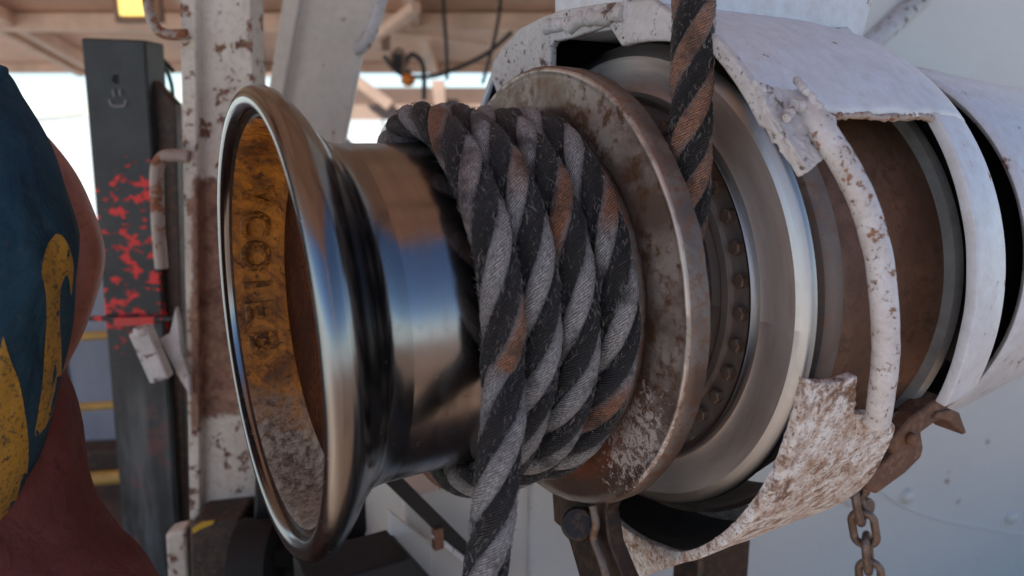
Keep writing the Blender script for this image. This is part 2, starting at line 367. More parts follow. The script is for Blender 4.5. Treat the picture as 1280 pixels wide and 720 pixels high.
def rope(t, path, Rr, pitch, mats, names, fib, seed, ph0=0):
    P = resample(path, .0035); n = len(P); rnd = random.Random(seed)
    T = [(P[min(i + 1, n - 1)] - P[max(i - 1, 0)]).normalized() for i in range(n)]
    x = T[0].orthogonal().normalized(); F = []
    for i in range(n):
        x = (x - T[i] * x.dot(T[i])).normalized(); F.append((x.copy(), T[i].cross(x)))
    K = len(mats); rs = Rr * .475; off = Rr - rs; seg = 12
    for k in range(K):
        mb = MB(); vs = []
        for i in range(n):
            s_ = i * .0035; a = ph0 + 2 * math.pi * (k / K + s_ / pitch); X, Y = F[i]
            wob = 1 + .05 * noise.noise(Vector((s_ * 14, k * 7.3, seed)))
            c = P[i] + (X * math.cos(a) + Y * math.sin(a)) * off
            o = X * math.cos(a) + Y * math.sin(a); tn = -X * math.sin(a) + Y * math.cos(a)
            slope = 2 * math.pi * off / pitch; st = (T[i] + tn * slope).normalized(); e2 = st.cross(o).normalized()
            for j in range(seg):
                b = 2 * math.pi * j / seg
                vs.append(c + (o * math.cos(b) * .96 + e2 * math.sin(b) * 1.10) * rs * wob)
        fs = []; uv = []
        for i in range(n - 1):
            for j in range(seg):
                fs.append((i * seg + j, i * seg + (j + 1) % seg, (i + 1) * seg + (j + 1) % seg, (i + 1) * seg + j))
                u0, u1 = i * .0035, (i + 1) * .0035; v0, v1 = (j / seg + .5), ((j + 1) / seg + .5)
                uv += [(u0, v0), (u0, v1), (u1, v1), (u1, v0)]
        mb.add(vs, fs, uv); mb.f += [tuple(range(seg))[::-1], tuple((n - 1) * seg + j for j in range(seg))]
        mb.uv += [(0, 0)] * (2 * seg)
        link(names[k], mb.mesh(names[k]), mats[k], t, 60)
    for m_, cnt in ((fibm, int(fib * .6)), (fibd, int(fib * .4))):
        mb = MB()
        for _ in range(cnt):
            i = rnd.randrange(n - 1); X, Y = F[i]; a = rnd.uniform(0, 6.283); o = X * math.cos(a) + Y * math.sin(a)
            tn = -X * math.sin(a) + Y * math.cos(a)
            d = (T[i] * rnd.choice((-1, 1)) * rnd.uniform(.8, 1.6) + o * rnd.uniform(.0, .38) + tn * rnd.uniform(-.5, .9)).normalized()
            L = rnd.uniform(.003, .009) if rnd.random() < .93 else rnd.uniform(.009, .017)
            p0 = P[i] + o * Rr * .93; b2 = d + Vector((rnd.uniform(-.5, .5), rnd.uniform(-.5, .5), rnd.uniform(-.6, .3)))
            p1 = p0 + d * L * .5; p2 = p1 + b2.normalized() * L * .5
            mb.tube([p0, p1, p2], [.00034, .00030, .00014], 3, False)
        link('loose_fibres', mb.mesh('loose_fibres'), m_, t, 0)['kind'] = 'stuff'
RC, RR = .2648, .0278
def xpos(ph):      # shaft position of the rope centre for winding angle ph (deg, 0 = front)
    tab = [(-10, .167), (0, .168), (40, .171), (90, .184), (150, .200), (180, .205), (270, .202), (330, .212), (360, .223), (450, .233), (540, .238), (660, .262), (720, .279), (810, .289), (900, .294), (1020, .322), (1080, .338), (1170, .348), (1260, .352), (1340, .362)]
    for (a, x0), (b, x1) in zip(tab, tab[1:]):
        if ph <= b: t = (ph - a) / (b - a); return x0 + (x1 - x0) * (t * t * (3 - 2 * t) * .4 + t * .6)
    return tab[-1][1]
path = [onY(583, 900, -.318), onY(594, 800, -.316), onY(607, 712, -.312), onY(617, 640, -.306), onY(624, 570, -.300), onY(629, 520, -.290)]
tail = smooth_path(path + [cy(.167, RC + .001, -4), cy(.168, RC, 4)], 14)[:-14][:-1]
coil = [cy(xpos(p), RC + .003 * math.sin(p * .031) + .002 * math.sin(p * .083), p) for p in range(-4, 1330, 3)]
full = tail + coil
rp = thing('wound_rope', 'thick dark grey and orange stranded rope wrapped round the polished drum, its end hanging down', 'rope', M)
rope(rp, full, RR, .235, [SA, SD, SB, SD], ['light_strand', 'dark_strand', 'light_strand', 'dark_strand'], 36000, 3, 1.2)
hr = thing('hanging_rope', 'thick orange and black stranded rope hanging down behind the rusty ring plate', 'rope', M)
hub = [cy(.465, .247, d) for d in range(20, -200, -4)]
hp = [Vector((.452, -.245, 1.22)), Vector((.452, -.246, .8)), Vector((.452, -.248, .5)), Vector((.453, -.256, .3)), Vector((.457, -.258, .16))]
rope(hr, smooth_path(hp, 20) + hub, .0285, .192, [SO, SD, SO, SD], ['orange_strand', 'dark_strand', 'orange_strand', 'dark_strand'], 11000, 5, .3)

# ------------------------------------------------------------------ 3. rusty guide ring plate
gr = thing('guide_ring', 'rusty brown flat steel ring plate with rounded edge between the coiled rope and spinning drum', 'steel ring', M)
def wob(x, r, a):
    k = noise.noise(Vector((math.cos(R(a)) * 3, math.sin(R(a)) * 3, r * 20))); k2 = noise.noise(Vector((math.cos(R(a)) * 16, math.sin(R(a)) * 16, r * 30 + x * 50)))
    return x + .0012 * k, r + .0022 * k + .0011 * k2
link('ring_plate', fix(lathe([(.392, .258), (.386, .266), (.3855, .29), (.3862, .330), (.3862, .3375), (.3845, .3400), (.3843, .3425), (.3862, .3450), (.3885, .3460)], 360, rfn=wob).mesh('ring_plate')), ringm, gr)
link('ring_edge', fix(lathe([(.3885, .3460), (.391, .3482), (.400, .3490), (.418, .3480), (.422, .344), (.422, .25)], 360, rfn=wob).mesh('ring_edge')), ringedge, gr)
link('inner_lip', fix(lathe([(.392, .258), (.384, .2575), (.377, .254), (.378, .249), (.386, .246), (.422, .246)], 200, rfn=wob).mesh('inner_lip')), ringedge, gr)
# lug and strap below
poly = [Vector((.387, y, z)) for y, z in ((.07, -.325), (-.005, -.425), (-.028, -.455), (-.05, -.62), (-.20, -.62), (-.165, -.47), (-.135, -.40), (-.15, -.318), (-.04, -.345))]
poly = [onX(*p, .389) for p in ((688, 590), (692, 652), (706, 664), (712, 680), (735, 760), (800, 760), (778, 720), (762, 680), (756, 640), (762, 622), (745, 628), (715, 618))]
link('lug', fix(MB().prism(poly, (.028, 0, 0)).mesh('lug')), darkiron, gr, 30, .003)
link('knuckle', fix(MB().tube([onX(722, 655, .36), onX(722, 655, .40)], .026, 20).mesh('knuckle')), darkiron, gr, 40, .004)
stp = [onX(*p, .372) for p in ((741, 632), (745, 655), (742, 672), (752, 700), (764, 740), (780, 800))]
link('strap', fix(MB().tube(smooth_path(stp, 8), .0065, 10).mesh('strap')), ringedge, gr)

# ------------------------------------------------------------------ 4. spinning drum
dr = thing('brake_drum', 'smooth spinning steel drum with bright rim and brown body inside the white guard', 'winch drum', M)
link('hub', fix(lathe([(.423, .205), (.54, .205), (.555, .215)], 160).mesh('hub')), darkiron, dr)
link('face_recess', fix(lathe([(.552, .21), (.556, .235), (.548, .238), (.548, .250), (.556, .253), (.558, .285), (.552, .294)], 200).mesh('face_recess')), drumsteel, dr)
link('inner_ridge', fix(lathe([(.552, .294), (.540, .300), (.533, .304), (.532, .308), (.536, .311), (.545, .313)], 200).mesh('inner_ridge')), rimsteel, dr)
link('face', fix(lathe([(.545, .313), (.548, .32), (.5475, .335), (.547, .350), (.549, .368)], 240).mesh('face')), drumsteel, dr)
link('rim', fix(lathe([(.549, .368), (.550, .3705), (.555, .384), (.558, .3875), (.562, .388), (.568, .387), (.572, .382), (.574, .36), (.60, .36)], 240).mesh('rim')), rimsteel, dr)
link('collar', fix(lathe([(.598, .358), (.602, .372), (.606, .3745), (.622, .3745), (.624, .371), (.640, .371), (.644, .369), (.650, .352)], 200).mesh('collar')), collarm, dr)
link('body', fix(lathe([(.650, .352), (.70, .3545), (.80, .3555), (.896, .358)], 200).mesh('body')), drumbrown, dr)
link('end_flange', fix(lathe([(.894, .352), (.896, .374), (.902, .378), (.912, .378), (.916, .374), (.918, .33), (.99, .31), (1.0, .1)], 200).mesh('end_flange')), plain('grey_flange_metal', (.30, .30, .29), .4, .4, .3, 20, .2), dr)
bm_ = MB().tube([cy(.557, .272, 0), cy(.546, .272, 0), cy(.5445, .272, 0)], [.0115, .0115, .009], 6)
bme = fix(bm_.mesh('bolt'))
for k in range(36):
    o = link('bolt', bme if k == 0 else bme, None if k else collarm, dr, 30 if k == 0 else 0)
    o.rotation_euler = (R(k * 10), 0, 0)

# ------------------------------------------------------------------ 5. white guard housing
gd = thing('winch_guard', 'chipped white painted steel guard housing curved over the spinning drum, with its window', 'guard', M)
def Rout(ph):      # outer radius of the front edge by angle
    tab = [(-180, .46), (-60, .46), (0, .46), (40, .460), (64, .455), (82, .447), (97, .441), (108, .459), (128, .488), (150, .47), (180, .46)]
    for (a, r0), (b, r1) in zip(tab, tab[1:]):
        if ph <= b: return r0 + (r1 - r0) * (ph - a) / (b - a)
    return .46
def rx(x):
    tab = [(.46, 1.0), (.80, .985), (.88, .968), (.92, .945), (.945, .915), (.957, .885)]
    for (a, r0), (b, r1) in zip(tab, tab[1:]):
        if x <= b: return r0 + (r1 - r0) * (x - a) / (b - a)
    return .885
def jag(a, s=1): return .0022 * s * noise.noise(Vector((a * .31, 4.2, 0))) + .0014 * s * noise.noise(Vector((a * 1.3, 9.2, 0)))
NV = 40
def cover(u, v):
    x = .474 + (.957 - .474) * v
    lowcut = 38 + 1.2 * noise.noise(Vector((x * 20, 0, 0))) if .5 < x < .832 else (33 if x <= .5 else 38)
    a = lowcut + (196 - lowcut) * u
    r = Rout(a) * rx(x) + (-.004 * math.exp(-u * 50) if .5 < x < .832 else 0)
    return cy(x + (jag(a) if v == 0 else 0), r, a)
link('cover', fix(MB().grid(cover, 90, NV).mesh('cover')), white, gd, 45, 0, None, .013)
def endring(u, v):
    a = 38.5 - 56.5 * u; x0 = .826 - .014 * u + .005 * noise.noise(Vector((a * .1, 2, 2))) + .035 * math.exp(-u * 14) * 0
    x = x0 + (.957 - x0) * v
    return cy(x, Rout(a) * rx(x) * .999, a)
link('end_ring', fix(MB().grid(endring, 40, 12).mesh('end_ring')), white, gd, 45, .002, None, .016)
# end plate closing the far side, and the black inside
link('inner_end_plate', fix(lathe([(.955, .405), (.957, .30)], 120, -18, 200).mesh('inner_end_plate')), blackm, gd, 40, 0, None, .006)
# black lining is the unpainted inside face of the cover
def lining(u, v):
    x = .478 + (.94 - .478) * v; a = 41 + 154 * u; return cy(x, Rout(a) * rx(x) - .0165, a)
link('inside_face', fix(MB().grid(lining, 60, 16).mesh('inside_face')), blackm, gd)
# front edge plate
fp = [cy(0, .466 if d < 55 else .462, d) for d in range(33, 64, 4)] + [Vector((0, y, z)) for y, z in ((-.19, .412), (-.16, .43), (-.05, .438), (.02, .440), (.076, .441), (.13, .436))]
fp += [Vector((0, y, z)) for y, z in ((.20, .425), (.262, .398), (.303, .372), (.306, .345), (.262, .285), (.235, .24), (.13, .26), (.098, .30), (.098, .385), (.088, .394), (.03, .396), (-.03, .402), (-.06, .4055))]
fp += [cy(0, Rout(d) * .0 + (.447 if d < 52 else .447 - (d - 52) * .0026), d) for d in range(76, 32, -4)]
fp = [Vector((.462, p.y, p.z)) for p in fp]
fo = link('front_edge_plate', fix(MB().prism(fp, (.014, 0, 0)).mesh('front_edge_plate')), white_edge, gd, 30, .003)
# top box plate
tb = [Vector((.468, -.102, .40)), Vector((.468, -.102, .62)), Vector((1.0, -.102, .62)), Vector((1.012, -.102, .56)), Vector((1.010, -.102, .47)), Vector((.992, -.102, .405)), Vector((.9, -.102, .392))]
link('top_plate', fix(MB().prism(tb, (0, .20, 0)).mesh('top_plate')), white, gd, 30, .006)
roughen(link('weld_seam', fix(MB().tube([Vector((.463 + .004 * noise.noise(Vector((i * .9, 0, 0))), -.098 + i * .012, .418 + .010 * noise.noise(Vector((i * .5, 3, 0))))) for i in range(18)], [.012 + .005 * noise.noise(Vector((i * .8, 7, 1))) for i in range(18)], 10).mesh('weld_seam')), white_edge, gd), .004, .01, 1)
link('weld_seam', fix(MB().tube([Vector((.466, -.098, .41 + i * .011)) + Vector((0, .003 * noise.noise(Vector((i, 5, 0))), 0)) for i in range(20)], [.006 + .003 * noise.noise(Vector((i * .8, 2, 1))) for i in range(20)], 8).mesh('weld_seam')), white_edge, gd)
wl = [onY(u, v, -.104) for u, v in ((790, 44), (850, 47), (900, 49), (960, 52), (1010, 55), (1060, 58), (1085, 62))]
link('weld_seam', fix(MB().tube(smooth_path(wl, 6), .004, 8).mesh('weld_seam')), white, gd)
tabp = [onY(*p, -.104) for p in ((1018, 38), (1052, 34), (1060, 42), (1056, 50), (1018, 49))]
link('raised_tab', fix(MB().prism(tabp, (0, -.012, 0)).mesh('raised_tab')), white_edge, gd, 30, .002)
link('tab_slot', fix(MB().prism([onY(*p, -.1165) for p in ((1019, 46), (1053, 49), (1050, 52), (1019, 50))], (0, -.001, 0)).mesh('tab_slot')), blackm, gd, 30)
# jagged bracket for the grab bar
br = [cy(.462, .472, 42), cy(.474, .474, 41), cy(.51, .475, 40), cy(.545, .476, 40), cy(.556, .474, 34), cy(.535, .472, 30), cy(.515, .470, 28.5), cy(.49, .468, 27), cy(.478, .469, 30), cy(.470, .468, 33), cy(.462, .470, 37)]
pb = [p + Vector((0, .0, 0)) for p in br]; pr = [Vector((p.x, p.y * .965, p.z * .965)) for p in br]
n_ = len(pb); bk = MB().add(pb + pr, [tuple(range(n_)), tuple(range(n_, 2 * n_))[::-1]] + [(i, n_ + i, n_ + (i + 1) % n_, (i + 1) % n_) for i in range(n_)])
roughen(link('bar_bracket', fix(tri(bk.mesh('bar_bracket'))), white_edge, gd, 80), .0055, .009)
weld([cy(.478, .474, 35), cy(.50, .478, 37), cy(.525, .479, 36), cy(.55, .478, 34)], .0075, 'weld_seam', white_edge, gd)
weld([cy(.520, .482, 41), cy(.517, .488, 38), cy(.522, .49, 35)], .006, 'weld_seam', white_edge, gd)
rustedge = painted('rusty_painted_edge', (.45, .38, .33), chips=.60, stains=.35, stainsc=14, chipsc=60, stainc=(.32, .22, .16))
weld([cy(.50 + .04 * i, Rout(38) * rx(.5 + .04 * i) - .0075, 37.7 + .3 * math.sin(i * 2)) for i in range(9)], .0052, 'window_edge', rustedge, gd)
weld([cy(.4745, Rout(a) - .006, a) for a in range(34, 66, 4)], .0045, 'front_rust_edge', rustedge, gd)
def onC(u, v, r):
    d = Mi.to_3x3() @ ray(u, v); o = Mi @ Vector((0, 0, 0)); a = d.y ** 2 + d.z ** 2; b = o.y * d.y + o.z * d.z; c = o.y ** 2 + o.z ** 2 - r * r
    return o + d * ((-b - math.sqrt(max(b * b - a * c, 0))) / a)
gb = [onC(998, 128, .462), onC(1012, 140, .474), onC(1034, 172, .482), onC(1060, 214, .484), onC(1082, 262, .484), onC(1098, 320, .484), onC(1105, 380, .484), onC(1107, 440, .482), onC(1102, 492, .477), onC(1096, 528, .472)]
link('grab_bar', fix(MB().tube([p + Vector((0, .0009 * noise.noise(p * 60), .0006 * noise.noise(p * 45 + Vector((5, 0, 0))))) for p in smooth_path(gb, 8)], .0158, 20).mesh('grab_bar')), barw, gd, 40, .003)
weld([onC(1080, 522, .463), onC(1092, 534, .465), onC(1108, 530, .463)], .006, 'weld_seam', white_edge, gd)
# lower guard, torch cut and rust stained
def ltab(tab, a):
    for (p, r0), (q_, r1) in zip(tab, tab[1:]):
        if a >= q_: return r0 + (r1 - r0) * (p - a) / (p - q_)
    return tab[-1][1]
def lower(u, v):
    a = -3.2 - 140 * u
    xl = ltab([(-3, .468), (-42, .466), (-53, .474), (-67, .51), (-90, .54), (-150, .55)], a)
    xr = ltab([(-3, .560), (-12, .574), (-12.6, .600), (-14.5, .655), (-17.5, .684), (-27, .706), (-36, .728), (-60, .76), (-150, .80)], a)
    x = xl + (xr - xl) * v + (jag(a * 4 + v * 99, 1.6) if v in (0, 1) else 0)
    top = -.9 * math.sin(v * 3) * max(0, 1 - u * 30)
    return cy(x, .460 + .0015 * noise.noise(Vector((x * 20, a * .1, 0))), a + top - v * 1.4 * max(0, 1 - u * 20))
link('lower_guard', fix(MB().grid(lower, 150, 24).mesh('lower_guard')), white_rust, gd, 45, .002, None, .015)
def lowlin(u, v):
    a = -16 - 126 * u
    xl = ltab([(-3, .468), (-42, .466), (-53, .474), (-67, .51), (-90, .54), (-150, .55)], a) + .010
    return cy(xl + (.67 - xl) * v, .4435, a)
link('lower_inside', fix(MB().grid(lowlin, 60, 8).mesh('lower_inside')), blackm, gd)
# inner dark band behind the drum (brake band)
link('brake_band', fix(lathe([(.60, .405), (.60, .412), (.78, .412), (.78, .405), (.60, .405)], 120, -150, -22).mesh('brake_band')), darkiron, gd)

# ------------------------------------------------------------------ 6. second drum housing behind right
h2 = thing('drum_housing', 'smooth white cylindrical housing with black gap behind the guard at the right edge', 'housing', M)
link('shell', fix(lathe([(1.112, .362), (1.101, .370), (1.1, .373), (1.104, .3765), (1.12, .378), (1.22, .374), (1.35, .360), (1.6, .34), (2.3, .30)], 200).mesh('shell')), white, h2)
link('bore', fix(lathe([(1.112, .362), (1.30, .355), (1.31, .05)], 160).mesh('bore')), blackm, h2)
link('shaft', fix(lathe([(.99, .30), (1.30, .29)], 120).mesh('shaft')), blackm, h2)
# ------------------------------------------------------------------ 7. cabinet and tank behind
cb = thing('winch_cabinet', 'plain grey white steel cabinet wall under and behind the winch with round rivets', 'cabinet', M)
cf = [Vector((x, .42, z)) for x, z in ((.30, -.545), (1.30, -.545), (1.30, 1.45), (5.5, 1.45), (5.5, -1.724), (.30, -1.724))]
link('front_panel', fix(MB().prism(cf, (0, .9, 0)).mesh('front_panel')), tankm, cb, 30, .01)
pp = smooth_path([onY(u, v, .418) for u, v in ((1050, 600), (1090, 606), (1130, 634), (1200, 655), (1300, 672))], 8)
link('curved_seam', fix(MB().tube(pp, .004, 6).mesh('curved_seam')), tankm, cb)
for u, v in ((1062, 622), (1132, 619), (1262, 645), (1340, 668)):
    c = onY(u, v, .42); link('rivet', fix(MB().tube([c, c + Vector((0, -.014, 0)), c + Vector((0, -.024, 0)), c + Vector((0, -.027, 0))], [.030, .027, .017, .004], 20).mesh('rivet')), tankm, cb)
for x in (.62, .88):
    link('panel_joint', fix(MB().box((x, .416, -1.05), (.006, .006, 1.0)).mesh('panel_joint')), white_edge, cb, 0)
pi = thing('diagonal_pipe', 'dull white steel pipe slanting up behind the top of the winch guard', 'pipe', M)
link('pipe', fix(MB().tube([onY(1072, 68, .42), onY(1165, -15, .40), onY(1260, -100, .36)], .030, 18).mesh('pipe')), white_edge, pi)
cp = MB().prism([Vector((.05, .28, -1.72)), Vector((.05, .28, -.60)), Vector((.255, .28, -.60)), Vector((.36, .28, -.76)), Vector((.36, .28, -1.72))], (0, .13, 0))
tag(link('side_panel', fix(cp.mesh('side_panel')), blackm, None, 30, .006, M), 'dark steel side panel low in the shade beneath the polished drum', 'panel')
lp = MB().prism([onY(*p, .38) for p in ((488, 640), (541, 682), (541, 790), (488, 790))], (0, .03, 0))
tag(link('loose_panel', fix(lp.mesh('loose_panel')), tankm, None, 30, .004, M), 'small pale grey plate standing low between the drum and the hanging rope end', 'plate')
st = thing('diagonal_strut', 'black and white worn steel strut slanting down left of the hanging rope end', 'strut', M)
link('bar', fix(MB().bar(onY(482, 590, .34), onY(640, 745, .34), .028, .03).mesh('bar')), blackm, st, 30, .003)
link('clip', fix(MB().bar(onY(541, 668, .325), onY(596, 712, .325), .012, .012).mesh('clip')), white_edge, st, 30, .002)
link('clip_plate', fix(MB().box(onY(547, 672, .325), (.022, .02, .05)).mesh('clip_plate')), brownrust, st, 30, .003)

# brackets under the winch
for i, (u0, u1, y, lab) in enumerate(((878, 940, -.05, 'short dark brown rusty post below the black opening of the guard'), (762, 800, .02, 'dark rusty post beneath the ring plate beside the torn white bracket'))):
    a = onY(u0, 672, y); b = onY(u1, 672, y)
    o = MB().box(((a.x + b.x) / 2, y + .04, -1.11), (abs(b.x - a.x), .08, 1.22))
    tag(link('support_post', fix(o.mesh('support_post')), darkiron, None, 30, .008, M), lab, 'post', 'rusty posts under the winch')
wb = MB().prism([onX(*p, .53) for p in ((776, 664), (790, 668), (800, 684), (840, 690), (882, 686), (882, 694), (800, 722), (785, 716))], (.02, 0, 0))
tag(link('torn_bracket', fix(wb.mesh('torn_bracket')), white_rust, None, 30, .003, M), 'torn white bracket with rust spots just under the black belly of the guard', 'bracket')
# rusty latch and chain
la = thing('latch_hook', 'rusty brown latch arm with a hooked flat tip below the guard window', 'latch', M)
Y = -.36
arm = [onY(*p, Y) for p in ((1078, 600), (1086, 614), (1096, 618), (1132, 592), (1152, 572), (1155, 560), (1152, 541), (1168, 529), (1186, 520), (1186, 507), (1190, 500), (1180, 496), (1162, 506), (1136, 526), (1116, 550), (1113, 560), (1119, 567), (1100, 584))]
link('arm', fix(MB().prism(arm, (0, .035, 0)).mesh('arm')), brownrust, la, 30, .004)
tip = [onY(*p, Y - .006) for p in ((1168, 524), (1172, 516), (1190, 512), (1200, 516), (1209, 541), (1204, 544), (1186, 527))]
link('hook_tip', fix(MB().prism(tip, (0, .05, 0)).mesh('hook_tip')), brownrust, la, 30, .003)
link('pivot', fix(MB().tube([onY(1143, 550, Y - .012), onY(1143, 550, Y) + Vector((0, .04, 0))], .010, 16).mesh('pivot')), brownrust, la, 40, .003)
link('washer', fix(MB().tube([onY(1086, 637, -.18), onY(1086, 637, -.18) + Vector((0, .012, 0))], .022, 18).mesh('washer')), chainm, la, 40, .003)
ch = thing('chain', 'rusty steel chain of oval links hanging below the corner of the white guard', 'chain', M)
def clink():
    pts = []
    for i in range(28):
        a = 2 * math.pi * i / 28; z = .021 * math.sin(a) + (.017 if math.sin(a) > 0 else -.017); pts.append(Vector((.0185 * math.cos(a), 0, z)))
    return fix(MB().tube(pts, .0072, 12, False, True).mesh('link'))
lm = clink(); c0 = onY(1066, 600, -.27); cd = (onY(1102, 740, -.27) - c0).normalized()
for k in range(9):
    o = link('link', lm, chainm if k == 0 else None, ch, 60 if k == 0 else 0)
    dirn = (cd * max(0, 1 - k * .12) + Vector((0, 0, -1)) * min(1, k * .12)).normalized() if k else cd
    o.location = c0; c0 = c0 + dirn * .0585
    q_ = (-dirn).to_track_quat('Z', 'Y'); o.rotation_euler = (q_ @ Matrix.Rotation(R(35 + 85 * (k % 2)), 3, 'Z').to_quaternion()).to_euler()

# ------------------------------------------------------------------ 8. posts left and behind
def flakes(name):      # black paint with surviving red patches
    q = NM(name); v = q.mapping(); s = q.sep(v); n = q.noise(q.mapping((1, 1, 1.4)), 24, 5, .62, .2); n2 = q.noise(v, 5, 8, .6)
    c = q.mix(q.rng(n2, .35, .65), (.012, .014, .015), (.036, .041, .041)); c = q.mix(q.rng(q.noise(v, 40, 8, .75), .58, .68, 0, .5), c, (.12, .07, .055))
    band = q.math('MULTIPLY', q.rng(s[2], -.10, -.20), q.rng(s[2], -.74, -.60))
    m = q.rng(q.math('ADD', n, q.math('MULTIPLY', band, .12)), .665, .68); m = q.math('MULTIPLY', m, q.rng(band, .15, .2))
    c = q.mix(m, c, (.70, .022, .02))
    low = q.rng(s[2], -.75, -.9); st_ = q.noise(q.mapping((9, 9, 1.2)), 2.2, 7, .65)
    c = q.mix(q.math('MULTIPLY', low, q.rng(st_, .45, .7, 0, .8)), c, (.13, .14, .14))
    c = q.mix(q.math('MULTIPLY', low, q.rng(n2, .55, .66, 0, .7)), c, (.22, .045, .04))
    q.bump(q.math('ADD', n2, m), .5, .003); return q.out(c, .55, 0)
fl_ = flakes('black_paint_red_flakes')
dp = thing('black_post', 'black painted steel post with flaking red paint and a chalk smile near its top', 'post')
def slab(pts_top, pts_bot, d, depth):
    a, b = W(*pts_top[0], d), W(*pts_top[1], d); c, e = W(*pts_bot[1], d), W(*pts_bot[0], d)
    return MB().prism([a, b, c, e], (0, depth, 0))
link('body', fix(slab(((101, 47), (181, 50)), ((160, 740), (226, 740)), 2.2, .12).mesh('body')), fl_, dp, 30, .006)
link('side_flange', fix(slab(((180, 88), (219, 130)), ((224, 700), (236, 700)), 2.235, .05).mesh('side_flange')), darkiron, dp, 30, .004)
link('ledge', fix(MB().bar(W(112, 398, 2.19), W(216, 398, 2.19), .02, .014).mesh('ledge')), fl_, dp, 30, .003)
redm = plain('red_paint', (.6, .03, .025), .5); chalk = plain('chalk', (.28, .28, .27), .9)
link('red_strip', fix(MB().prism([W(*p, 2.178) for p in ((142, 398), (192, 396), (192, 406), (142, 408))], (0, .004, 0)).mesh('red_strip')), redm, dp, 0)
link('hole', fix(MB().tube([W(146, 99, 2.198), W(146, 99, 2.204)], .013, 16).mesh('hole')), blackm, dp)
for p in (((141, 112), (143, 121)), ((150, 111), (151, 120))):
    link('chalk_mark', fix(MB().bar(W(*p[0], 2.197), W(*p[1], 2.197), .006, .003).mesh('chalk_mark')), chalk, dp, 0)
link('chalk_mark', fix(MB().tube(smooth_path([W(*p, 2.198) for p in ((137, 124), (139, 131), (147, 133), (155, 132), (158, 125))], 5), .0032, 6).mesh('chalk_mark')), chalk, dp)

def postmat():
    q = NM('rusty_white_post'); v = q.mapping(); s = q.sep(v)
    n1 = q.noise(v, 6, 8, .65, .3); n2 = q.noise(v, 26, 8, .7, .2); n3 = q.noise(v, 70, 4)
    c = q.mix(q.rng(n1, .3, .7), (.72, .66, .57), (.52, .44, .35)); c = q.mix(q.rng(n3, .5, .7, 0, .4), c, (.36, .28, .22))
    chn = q.rng(q.math('ADD', q.math('MULTIPLY', n2, .9), q.math('MULTIPLY', n1, .25)), .625, .65)
    rust = q.mix(q.rng(n3, .4, .6), (.12, .05, .03), (.28, .13, .075))
    c = q.mix(chn, c, rust)
    # bare rusty patch part way down
    zz = q.math('ADD', s[2], q.math('MULTIPLY', q.math('SUBTRACT', n1, .5), .3))
    xx = q.math('ADD', s[0], q.math('MULTIPLY', q.math('SUBTRACT', n2, .5), .05))
    pt = q.math('MULTIPLY', q.rng(zz, -.165, -.18), q.math('MULTIPLY', q.rng(zz, -.80, -.78), q.rng(q.math('SUBTRACT', xx, q.math('MULTIPLY', s[2], .1)), -.778, -.768)))
    c = q.mix(pt, c, q.mix(q.rng(n2, .4, .62), (.13, .055, .035), (.36, .20, .13)))
    q.bump(q.math('SUBTRACT', q.math('MULTIPLY', n3, .3), chn), .6, .003)
    return q.out(c, .65, 0)
pm = postmat()
wp = thing('white_post', 'tall rust spotted white steel channel post left of the flared drum flange', 'post')
D = 1.9
link('web', fix(slab(((243, -200), (303, -200)), ((250, 700), (330, 700)), D, .02).mesh('web')), pm, wp, 30, .003)
link('side_flange', fix(slab(((220, -200), (243.2, -200)), ((237, 655), (250.2, 700)), D - .03, .10).mesh('side_flange')), pm, wp, 30, .005)
link('far_flange', fix(slab(((300, -200), (306, -200)), ((328, 700), (336, 700)), D - .002, .10).mesh('far_flange')), pm, wp, 30, .003)
hm = painted('handle_paint', (.36, .32, .29), chips=.55, stains=.3, chipsc=20)
link('handle', fix(MB().tube(smooth_path([W(*p, D - .05) for p in ((236, 196), (215, 194), (202, 198), (196, 212), (196, 240), (198, 290), (202, 335))], 8), .0155, 14).mesh('handle')), hm, wp)
link('handle', fix(MB().tube(smooth_path([W(*p, D - .07) for p in ((180, -60), (184, -10), (188, 18), (196, 36), (210, 43), (234, 43))], 8), .0125, 14).mesh('handle')), hm, wp)
link('latch_plate', fix(MB().prism([W(*p, D - .05) for p in ((219, 384), (223, 400), (226, 440), (236, 470), (238, 496), (222, 470), (208, 442), (200, 424), (212, 416), (216, 400))], (0, .02, 0)).mesh('latch_plate')), white_edge, wp, 30, .003)
a, b = W(176, 412, D - .07), W(203, 474, D - .07)
link('latch_peg', fix(MB().bar(a, b, .052, .035, (0, 1, 0)).tube([W(178, 408, D - .07), W(181, 418, D - .07)], .024, 14).mesh('latch_peg')), white_edge, wp, 30, .005)
yel = plain('yellow_paint', (.6, .36, .03), .5)
lo = thing('brown_box', 'low dark brown steel box with a yellow paint dab at the post foot', 'box')
bxm = rusty('dark_box_rust', (.035, .026, .02), (.07, .05, .037), (.10, .065, .045), 10, .7, .1)
link('body', fix(slab(((236, 655), (300, 648)), ((240, 900), (318, 900)), 1.78, .3).mesh('body')), bxm, lo, 30, .01)
link('paint_dab', fix(MB().prism([W(*p, 1.776) for p in ((240, 661), (252, 653), (268, 651), (266, 655), (250, 662), (241, 667))], (0, .004, 0)).mesh('paint_dab')), yel, lo, 0)
pk = slab(((206, 668), (231, 662)), ((214, 800), (240, 800)), 1.8, .06)
tag(link('grey_peg', fix(pk.mesh('grey_peg')), pm, None, 30, .008), 'small grey worn steel stub standing left of the brown box', 'stub')

